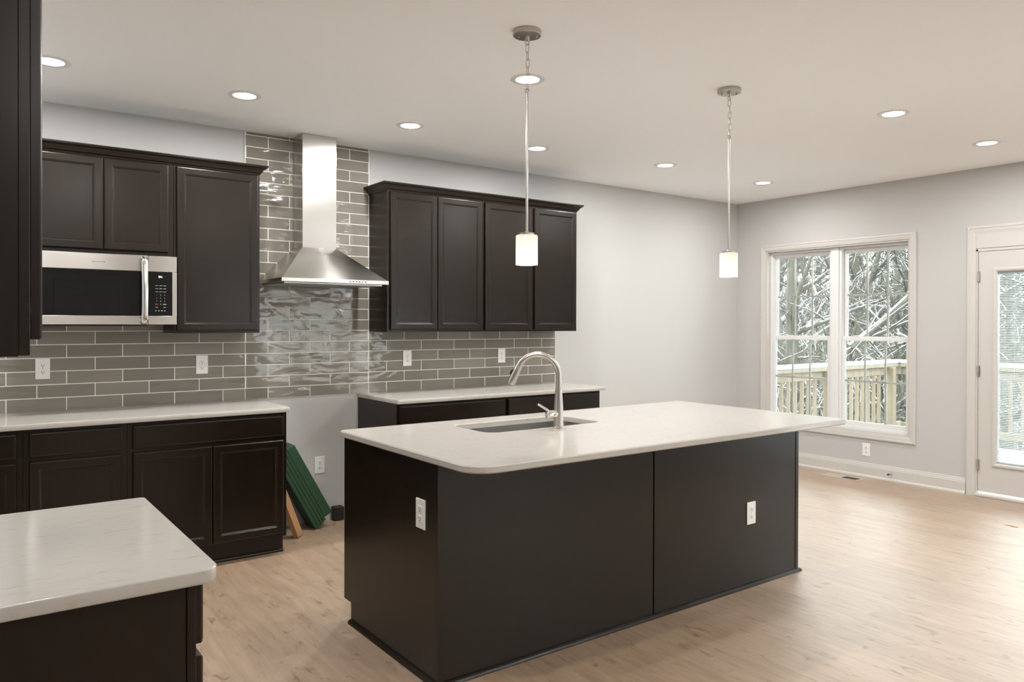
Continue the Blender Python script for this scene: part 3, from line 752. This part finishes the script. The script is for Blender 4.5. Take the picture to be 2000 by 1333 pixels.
# faucet
fx, fy = 2.433, 2.922
fc = thing('kitchen_faucet', (fx, fy, CT), 'tall brushed nickel gooseneck pull-down faucet beside the island sink', 'faucet')
m = MB(); m.lathe([(.0285, 0), (.0285, .004), (.0245, .008), (.0235, .03), (.024, .07), (.0225, .11), (.0185, .17), (.0170, .193)], (fx, fy, CT), 32); m.build('body', NICKEL, fc, True)
m = MB(); m.lathe([(.0172, 1.1075), (.0172, 1.1095), (.0158, 1.110), (.0158, 1.112), (.0168, 1.1125), (.0168, 1.116)], (fx, fy, 0), 32); m.build('collar', NICKEL, fc, True)
R = .105; zc = 1.176; SD = Vector((-.80, .60, 0))
sp_ = lambda o, z: Vector((fx, fy, z)) + SD * o
path = [sp_(0, 1.11), sp_(0, 1.14)] + [sp_(R - R * cos(a), zc + R * sin(a)) for a in [pi * i / 24 * .88 for i in range(25)]]
m = MB().tube(path, .0150, 16); m.build('spout', NICKEL, fc, True)
ep = Vector(path[-1]); dv = (Vector(path[-1]) - Vector(path[-2])).normalized()
hp = [ep + dv * t for t in (-.012, -.006, -.002, .020, .060, .086, .090)]
m = MB().tube(hp, [.0160, .0165, .0175, .0182, .0205, .0220, .0205], 20); sh = m.build('spray_head', NICKEL, fc, True)
bp_ = ep + dv * .030; nb = (SD - dv * SD.dot(dv)).normalized()
m = MB().tube([bp_ + nb * .0170 - dv * .012, bp_ + nb * .0225, bp_ + nb * .0180 + dv * .016], [.006, .007, .006], 10); m.build('spray_button', BLACKP, sh, True)
m = MB(); m.lathe([(.0170, -.014), (.0195, -.020), (.0210, -.026), (.0210, -.062), (.0185, -.072), (.010, -.076)], (fx, fy, .985), 24, 'x'); vb = m.build('valve', CHROME, fc, True)
m = MB().tube([(fx - .052, fy, .995), (fx - .072, fy + .01, 1.012), (fx - .108, fy + .03, 1.037)], [.0065, .0060, .0052], 12); m.build('lever', CHROME, vb, True)
m = MB(); m.lathe([(.0035, -.0002), (.0035, -.0212)], (fx - .043, fy, .983), 10, 'y'); m.build('index_dot', SLOT, vb)

# ------------------------------------------------------------------ outlets
def outlet(cx, cy, cz, axis, label, wall):
    """axis: direction the plate faces"""
    w2, h2 = .0375, .061
    r = thing('wall_outlet', (cx, cy, cz), label, 'outlet', None)
    def put(mm, a0, a1, z0, z1, d0, d1, bev=0):
        if axis == '-y': mm.box(cx + a0, cx + a1, cy - d1, cy - d0, cz + z0, cz + z1, bev)
        else: mm.box(cx - d1, cx - d0, cy + a0, cy + a1, cz + z0, cz + z1, bev)
    m = MB(); put(m, -w2, w2, -h2, h2, 0, .006, .0025); m.build('cover_plate', PLATE, r)
    for s in (-1, 1):
        m = MB(); zc = s * .0195; put(m, -.0165, .0165, zc - .0140, zc + .0140, .004, .0078, .0012); so = m.build('socket', PLATE, r)
        q = MB(); put(q, -.0075, -.0048, zc - .003, zc + .007, .006, .0081); put(q, .0048, .0072, zc - .003, zc + .006, .006, .0081); put(q, -.0028, .0028, zc - .0105, zc - .0050, .006, .0081)
        q.build('slots', SLOT, so)
    m = MB(); put(m, -.003, .003, -.003, .003, .004, .0068, .0008); m.build('screw', PRINT, r)
ty = YK - .0083
outlet(.4205, ty, 1.163, '-y', 'white outlet on the tile below the left end of the microwave', 0)
outlet(1.3165, ty, 1.160, '-y', 'white outlet on the tile below the tall cabinet left of the hood', 0)
outlet(2.8405, ty, 1.165, '-y', 'white outlet on the tile just right of the range gap, left of the faucet', 0)
outlet(3.7405, ty, 1.164, '-y', 'white outlet on the tile directly behind the faucet spout', 0)
outlet(2.132, YK, .408, '-y', 'white outlet low on the grey wall in the empty range gap', 0)
outlet(XW, 3.785, .257, '-x', 'white outlet on the grey wall under the window', 0)
outlet(3.513, IY0, .402, '-y', 'white outlet on the long dark front of the island', 0)
outlet(IX0, 2.706, .662, '-x', 'white outlet on the dark left end of the island', 0)

# ------------------------------------------------------------------ lamps
def area(name, parent, z, size, watts, spread=180):
    L_ = bpy.data.lights.new(name, 'AREA'); L_.shape = 'DISK'; L_.size = size; L_.energy = watts; L_.color = LAMP_COL; L_.spread = radians(spread)
    o = bpy.data.objects.new(name, L_); COL.objects.link(o); o.parent = parent; o.location = (0, 0, z)
    return o
def can(x, y, label, group=None):
    r = thing('recessed_light', (x, y, H), label, 'ceiling light', group)
    m = MB(); m.lathe([(.062, -.0005), (.064, -.004), (.080, -.0055), (.092, -.003), (.093, 0)], (x, y, H), 40, cap=False); m.build('trim_ring', VINYL, r, True)
    m = MB(); m.lathe([(.0625, -.001), (.0625, -.0022)], (x, y, H), 40); m.build('lens', LENS, r)
    area('lamp', r, -.0062, .11, LAMP_W)
    return r
can(.389, 4.437, 'round recessed ceiling light partly hidden behind the cropped left cabinet')
can(1.347, 4.437, 'round recessed ceiling light left of the hood chimney')
can(2.432, 4.455, 'round recessed ceiling light just right of the hood chimney')
can(3.509, 4.470, 'round recessed ceiling light above the cabinets right of the hood, touching the pendant rod')
can(2.475, 3.237, 'round recessed ceiling light glowing right behind the near pendant chain')
can(4.727, 4.312, 'round recessed ceiling light between the two pendants, nearest the far back wall')
can(6.036, 4.305, 'round recessed ceiling light just right of the far pendant, near the room corner')
can(4.699, 2.411, 'round recessed ceiling light above the window, nearer of the right-hand pair')
can(6.000, 2.400, 'round recessed ceiling light above the patio door, at the right edge of the photo')
for x, y in ((.95, 2.0), (.6, .35), (2.5, .35), (4.7, .35), (6.0, .35), (.6, -1.5), (2.8, -1.5), (5.2, -1.5)):  # unseen ceiling lights added outside the view to brighten the room
    can(x, y, 'round recessed ceiling light added out of view for fill', 'added recessed fill lights out of view')

def pendant(x, y, label, jog):
    r = thing('pendant_light', (x, y, H), label, 'pendant light')
    m = MB(); m.lathe([(.058, 0), (.064, -.002), (.064, -.020), (.061, -.0225), (.012, -.0235)], (x, y, H), 48); cn = m.build('canopy', NICKEL, r, True)
    for sx, sy_ in ((.030, -.026), (-.030, .026)):
        m = MB(); m.lathe([(.0045, -.022), (.0045, -.031), (.003, -.033)], (x + sx, y + sy_, H), 12); m.build('screw', NICKEL, cn, True)
    m = MB(); m.lathe([(.010, -.0225), (.010, -.040), (.0075, -.044)], (x, y, H), 20)
    m.tube([(x + .011 * cos(a), y, H - .052 + .011 * sin(a)) for a in [2 * pi * i / 14 for i in range(14)]], .0024, 6, True); m.build('hanger_loop', NICKEL, cn, True)
    m = MB(); z = H - .058; n_l = 6; pitch = .0335
    for k in range(n_l):
        zc_ = z - .0185 - k * pitch; pts = []
        for i in range(20):
            a = 2 * pi * i / 20; u = .0085 * cos(a); v = .0115 * (1 if sin(a) > 0 else -1) * (abs(sin(a)) > .15) + .0085 * sin(a)
            ox = jog * sin(pi * (k + .5) / n_l)
            pts.append((x + ox + (u * .75 if k % 2 else u * .25), y + (u * .25 if k % 2 else -u * .95), zc_ + v))
        m.tube(pts, .0018, 6, True)
    m.build('chain', NICKEL, r, True)
    zr = 2.478
    m = MB(); m.tube([(x + .009 * cos(a), y - .003 * cos(a), zr + .009 * sin(a)) for a in [2 * pi * i / 14 for i in range(14)]], .0028, 6, True)
    m.lathe([(.0062, zr - .030), (.0062, zr - .012), (.004, zr - .009)], (x, y, 0), 14); m.build('rod_loop', NICKEL, r, True)
    m = MB(); m.lathe([(.0056, 1.842), (.0056, zr - .028)], (x, y, 0), 16); m.build('rod', NICKEL, r, True)
    m = MB(); m.lathe([(.008, 1.848), (.010, 1.843), (.034, 1.840), (.034, 1.832)], (x, y, 0), 32); m.build('shade_cap', NICKEL, r, True)
    m = MB(); m.lathe([(.034, 1.8315), (.046, 1.8305), (.049, 1.826), (.0495, 1.70), (.0475, 1.6985), (.0465, 1.70), (.0460, 1.824), (.034, 1.8285)], (x, y, 0), 48, cap=False)
    m.build('glass_shade', OPAL, r, True)
    m = MB(); m.lathe([(.004, 1.715), (.014, 1.720), (.020, 1.735), (.020, 1.752), (.012, 1.775), (.010, 1.80), (.010, 1.828)], (x, y, 0), 20); m.build('bulb', BULB, r, True)
    L_ = bpy.data.lights.new('lamp', 'POINT'); L_.energy = 5.5; L_.color = (1.0, .96, .90); L_.shadow_soft_size = .012
    o = bpy.data.objects.new('lamp', L_); COL.objects.link(o); o.parent = r; o.location = (0, 0, 1.708 - H)
pendant(2.066, 2.706, 'pendant light with frosted white shade hanging in front of the dark cabinets', .003)
pendant(3.482, 2.706, 'pendant light with frosted white shade hanging in front of the room corner', .006)

# ------------------------------------------------------------------ things in the range gap
LD = Vector((-.482, .876)); LN = Vector((.876, .482))      # (x, z) along a leaning board, and across it
def lean(mm, x0, n0, n1, l0, l1, y0, y1, bev, sk=0.0):
    P = lambda l, n, y: (x0 + LD.x * l + LN.x * n, y, LD.y * l + LN.y * n)
    v = [mm.bm.verts.new(P(l, n, y)) for l in (l0, l1) for n in (n0, n1) for y in (y0, y1)]
    fs = [mm.bm.faces.new([v[i] for i in q]) for q in ((0, 1, 3, 2), (4, 6, 7, 5), (0, 4, 5, 1), (2, 3, 7, 6), (0, 2, 6, 4), (1, 5, 7, 3))]
    if bev: bmesh.ops.bevel(mm.bm, geom=list({e for f in fs for e in f.edges}), offset=bev, segments=2, affect='EDGES', profile=.5)
GX = 2.020
names = ['green painted board lowest in the leaning stack, its end on the floor', 'thin green board second from the bottom of the leaning stack',
         'thin green board in the middle of the leaning stack', 'thin green board next under the thick top one of the leaning stack', 'thick green board on top of the leaning stack']
ns = [(0, .026), (.0265, .0495), (.050, .0725), (.073, .0945), (.095, .158)]
for i, ((n0, n1), lb) in enumerate(zip(ns, names)):
    l0 = -.0005 + [0, .010, .004, .014, .034][i]; l1 = [.80, .74, .70, .66, .60][i]
    m = MB(); lean(m, GX, n0, n1, l0, l1, 5.052, 5.235, .004)
    bmesh.ops.translate(m.bm, verts=m.bm.verts, vec=(0, 0, .003))
    tag(m.build('green_board', GREEN, origin=(GX, 5.14, 0)), lb, 'board', 'green boards leaning in the range gap')
# short stud leaning on the cabinet end
m = MB(); ax = Vector((-.165, .035, .475)).normalized(); sd = Vector((.72, .69, 0)); sd = (sd - ax * sd.dot(ax)).normalized(); nd = ax.cross(sd)
o_ = Vector((1.843, 4.905, .012))
v = [m.bm.verts.new(o_ + ax * l + sd * a + nd * c) for l in (0, .52) for a in (0, .075) for c in (0, .036)]
fs = [m.bm.faces.new([v[i] for i in q]) for q in ((0, 1, 3, 2), (4, 6, 7, 5), (0, 4, 5, 1), (2, 3, 7, 6), (0, 2, 6, 4), (1, 5, 7, 3))]
bmesh.ops.bevel(m.bm, geom=list({e for f in fs for e in f.edges}), offset=.003, segments=2, affect='EDGES', profile=.5)
zmin = min(vv.co.z for vv in m.bm.verts); bmesh.ops.translate(m.bm, verts=m.bm.verts, vec=(0, 0, -zmin))
tag(m.build('wood_stud', PINE, origin=(1.85, 4.92, 0)), 'short tan offcut of lumber leaning on the cabinet end beside the green boards', 'lumber')
m = MB(); m.box(2.215, 2.292, 5.185, 5.250, 0, .100, .006, 2); bk = m.build('rubber_block', RUBBER, origin=(2.25, 5.22, 0))
tag(bk, 'small black block on the floor against the wall behind the green boards', 'block')

# ------------------------------------------------------------------ floor register, door stop, scrap
vx0, vx1, vy0, vy1 = 6.640, 6.795, 3.735, 4.085
rg = thing('floor_register', ((vx0 + vx1) / 2, (vy0 + vy1) / 2, 0), 'tan floor register with its dark half open, below the window', 'vent')
m = MB(); zt_ = .0045
m.box(vx0, vx1, vy0, vy0 + .02, 0.0003, zt_, .0015); m.box(vx0, vx1, vy1 - .02, vy1, 0.0003, zt_, .0015); m.box(vx0, vx0 + .022, vy0 + .02, vy1 - .02, 0.0003, zt_, .0015); m.box(vx1 - .022, vx1, vy0 + .02, vy1 - .02, 0.0003, zt_, .0015)
m.box(vx0 + .022, vx1 - .022, 3.905, 3.913, .0003, zt_ - .001); m.build('frame', VENTM, rg)
m = MB(); m.box(vx0 + .0225, vx1 - .0225, vy0 + .0205, 3.905, .0003, .0016); m.build('opening', SLOT, rg)
m = MB(); m.box(vx0 + .0225, vx1 - .0225, 3.913, vy1 - .0205, .0003, .0016)
for i in range(9): m.box(vx0 + .024, vx1 - .024, 3.920 + i * .0165, 3.929 + i * .0165, .0012, .0034)
m.build('damper', VENTM, rg)
st = thing('door_stop', (XW - .02, 3.543, .068), 'small metal door stop on the white baseboard', 'door stop')
m = MB(); m.lathe([(.011, 0), (.011, -.004), (.005, -.006), (.0045, -.045)], (XW - .0155, 3.543, .068), 16, 'x'); m.build('stem', NICKEL, st, True)
m = MB(); m.lathe([(.008, -.044), (.009, -.050), (.008, -.058), (.004, -.060)], (XW - .0155, 3.543, .068), 16, 'x'); m.build('bumper', RUBBER, st, True)
m = MB(); m.prism([(6.075, 2.265), (6.062, 2.210), (6.048, 2.205), (6.040, 2.240), (6.058, 2.262), (6.055, 2.290)], .0002, .0022)
tag(m.build('wood_scrap', PINE, origin=(6.06, 2.24, 0)), 'small tan scrap lying on the floor near the patio door', 'scrap')

# ------------------------------------------------------------------ deck outside
DZ = -.15; RX, RY = 10.55, 5.36
dk = thing('deck', (8.8, 3, DZ), 'wooden deck covered in snow outside the patio door', 'deck')
m = MB()
y = -4.0
while y < RY + .05:
    m.box(XW + .16, RX + .08, y, y + .135, DZ - .04, DZ - .004); y += .141
m.build('boards', LUMBER, dk)
m = MB(); m.box(XW + .16, RX + .08, -4.0, RY + .10, DZ - .003, DZ + .030, .01); m.build('snow', SNOW, dk)
def railing(label, along, a0, a1, fixed, posts):
    r = thing('deck_railing', ((a0 + a1) / 2 if along == 'x' else fixed, fixed if along == 'x' else (a0 + a1) / 2, DZ), label, 'railing')
    def bx(mm, p0, p1, o0, o1, z0, z1, bev=0.004):
        if along == 'x': mm.box(p0, p1, fixed + o0, fixed + o1, z0, z1, bev)
        else: mm.box(fixed + o0, fixed + o1, p0, p1, z0, z1, bev)
    m = MB(); bx(m, a0, a1, -.07, .07, .850, .888); bx(m, a0, a1, -.03, .008, .745, .848); m.build('top_rail', LUMBER, r)
    m = MB(); bx(m, a0, a1, -.03, .008, .0, .085); m.build('bottom_rail', LUMBER, r)
    m = MB(); bx(m, a0, a1, -.066, .066, .8882, .945, .018); m.build('snow', SNOW, r)
    p = a0 + .05
    while p < a1 - .05:
        if all(abs(p + .0175 - q) > .07 for q in posts):
            m = MB(); bx(m, p, p + .034, -.029, .007, .084, .746, .002); m.build('baluster', LUMBER, r)
        p += .138
    for q in posts:
        m = MB(); bx(m, q - .045, q + .045, -.120, -.031, -.01, .849); m.build('post', LUMBER, r)
railing('deck railing running away from the house, seen through the window', 'x', XW + .2, RX + .1, RY, (7.2, 8.75, 10.28))
railing('far deck railing across the end of the deck, seen through the patio door', 'y', -4.0, RY - .08, RX, (-3.9, -2.2, -.5, 1.2, 2.9, 4.6))

# ------------------------------------------------------------------ woods
GZ = -1.4
g = MB(); nx, ny = 24, 24; vs = {}
random.seed(11)
for i in range(nx + 1):
    for k in range(ny + 1):
        x = XW + .4 + (i / nx) ** 1.4 * 75; yy = -45 + k / ny * 110
        vs[i, k] = g.bm.verts.new((x, yy, GZ + max(0, x - 16) * .055 + random.uniform(-.12, .12)))
for i in range(nx):
    for k in range(ny): g.bm.faces.new((vs[i, k], vs[i + 1, k], vs[i + 1, k + 1], vs[i, k + 1]))
go = g.build('ground', SNOW, smooth=True); tag(go, 'snow covered ground sloping up into the woods', 'ground', kind='stuff')

def limb(mm, p, d, L, r, depth, rng, droop=0.0):
    n = 5; pts = [p.copy()]; rads = [r]; dd = d.copy()
    for i in range(n):
        dd = (dd + Vector((rng.uniform(-1, 1), rng.uniform(-1, 1), rng.uniform(-.6, .8))) * .16 + Vector((0, 0, -droop))).normalized()
        pts.append(pts[-1] + dd * L / n); rads.append(r * (1 - .72 * (i + 1) / n))
    mm.tube(pts, rads, 8 if r > .03 else 6 if r > .012 else 4, cap=False)
    if depth <= 0: return
    kids = rng.randint(4, 6) if depth > 1 else rng.randint(3, 5)
    for _ in range(kids):
        i = rng.randint(1, n); t = rng.uniform(.2, 1)
        q = pts[i - 1].lerp(pts[i], t)
        out = Vector((rng.uniform(-1, 1), rng.uniform(-1, 1), rng.uniform(-.25, .8))).normalized()
        nd_ = (dd * .5 + out * .85).normalized()
        limb(mm, q, nd_, L * rng.uniform(.4, .62), max(rads[i] * rng.uniform(.45, .7), .006), depth - 1, rng, droop + .01)
def tree(loc, h, r, leanv, seed, name, m_, label, group=None, depth=3, extra=()):
    rng = random.Random(seed); mm = MB(); n = 9
    p = Vector(loc); d_ = Vector(leanv).normalized(); pts = [p - Vector((0, 0, .3))]; rads = [r * 1.15]
    for i in range(n):
        d_ = (d_ + Vector((rng.uniform(-1, 1), rng.uniform(-1, 1), 0)) * .06).normalized()
        pts.append(pts[-1] + d_ * (h / n)); rads.append(r * (1 - .8 * (i + 1) / n))
    mm.tube(pts, rads, 9, cap=False)
    for i in range(2, n + 1):
        for _ in range(rng.randint(2, 3)):
            out = Vector((rng.uniform(-1, 1), rng.uniform(-1, 1), rng.uniform(.0, .7))).normalized()
            limb(mm, pts[i], (d_ * .3 + out).normalized(), h * rng.uniform(.16, .30), rads[i] * rng.uniform(.35, .6), depth - 1, rng, .012)
    for q, dv_, L_, rr in extra: limb(mm, Vector(q), Vector(dv_).normalized(), L_, rr, 3, rng, .02)
    return tag(mm.build(name, m_, smooth=True, origin=loc), label, 'tree', group)
def ray(u, dist, z):
    X = (u - 1000) / 1485.4
    return (dist * (sn + X * cs), dist * (cs - X * sn), z)
tree(ray(1558, 15.5, GZ), 6.6, .20, (.02, .02, 1), 1, 'bare_tree', BARK1, 'thick upright bare tree seen through the left sash of the window')
tree(ray(1612, 17, GZ), 6.4, .12, (.22, -.12, 1), 2, 'bare_tree', BARK1, 'slimmer bare tree leaning right beside the window mullion')
tree(ray(1655, 14.5, GZ), 6.8, .18, (.42, -.32, 1), 3, 'bare_tree', BARK1, 'bare tree trunk leaning right across the right sash of the window',
     extra=[(ray(1662, 14.2, 1.0), (.55, -.75, .75), 3.6, .085), (ray(1650, 14.3, .9), (.5, -.8, .5), 3.0, .05)])
tree(ray(1770, 18, GZ), 6.8, .13, (-.05, .03, 1), 4, 'bare_tree', BARK1, 'bare tree at the right edge of the window view')
tree(ray(1985, 13.5, GZ), 6.2, .15, (-.1, .05, 1), 5, 'bare_tree', BARK1, 'bare tree seen through the blinds of the patio door')
protos = []
for k in range(6):
    o = tree((0, 0, 0), 6.4 + k * .45, .10 + .012 * k, (.08 * ((k % 3) - 1), .06 * ((k % 2) * 2 - 1), 1), 30 + k, 'bare_tree', (BARK1, BARK2)[k % 2], 'bare snow-dusted tree deep in the woods beyond the deck', 'bare trees deep in the woods')
    protos.append(o)
rng = random.Random(5); used = set()
for k in range(54):
    u = rng.uniform(1440, 2180); dist = 19 + 24 * rng.random() ** .8
    x, yy, _ = ray(u, dist, 0)
    z = GZ + max(0, x - 16) * .055 - .1
    i = k % 6
    if i not in used: o = protos[i]; used.add(i)
    else: o = protos[i].copy(); COL.objects.link(o)
    o.location = (x, yy, z); o.rotation_euler = (0, 0, rng.uniform(0, 6.28)); s_ = rng.uniform(.85, 1.2) * (.72 + dist / 70); o.scale = (s_, s_, s_)
# underbrush: tangled twigs nobody could count
rng = random.Random(9); mm = MB()
for k in range(5600):
    u = rng.uniform(1430, 2150); dist = 13.5 + 22 * rng.random()
    x, yy, _ = ray(u, dist, 0); z = GZ + max(0, x - 16) * .055 - .1
    hh = rng.uniform(.8, 2.6) * (1 + (dist - 13) * .05); a = rng.uniform(0, 6.28); ln = rng.uniform(.1, .8)
    dv_ = Vector((cos(a) * ln, sin(a) * ln, 1)).normalized(); p0 = Vector((x, yy, z)); rr = rng.uniform(.006, .014) * dist / 15
    p1 = p0 + dv_ * hh * .5; p2 = p1 + (dv_ + Vector((rng.uniform(-.5, .5), rng.uniform(-.5, .5), 0))).normalized() * hh * .5
    mm.tube([p0, p1, p2], [rr, rr * .8, rr * .4], 3, cap=False)
    if rng.random() < .8:
        q = p1; e_ = q + Vector((rng.uniform(-1, 1), rng.uniform(-1, 1), rng.uniform(-.2, .8))).normalized() * hh * .4
        mm.tube([q, (q + e_) / 2 + Vector((0, 0, .05)), e_], [rr * .6, rr * .5, rr * .3], 3, cap=False)
tag(mm.build('underbrush', BRUSHM), 'tangled snowy underbrush between the trees beyond the deck', 'brush', kind='stuff')
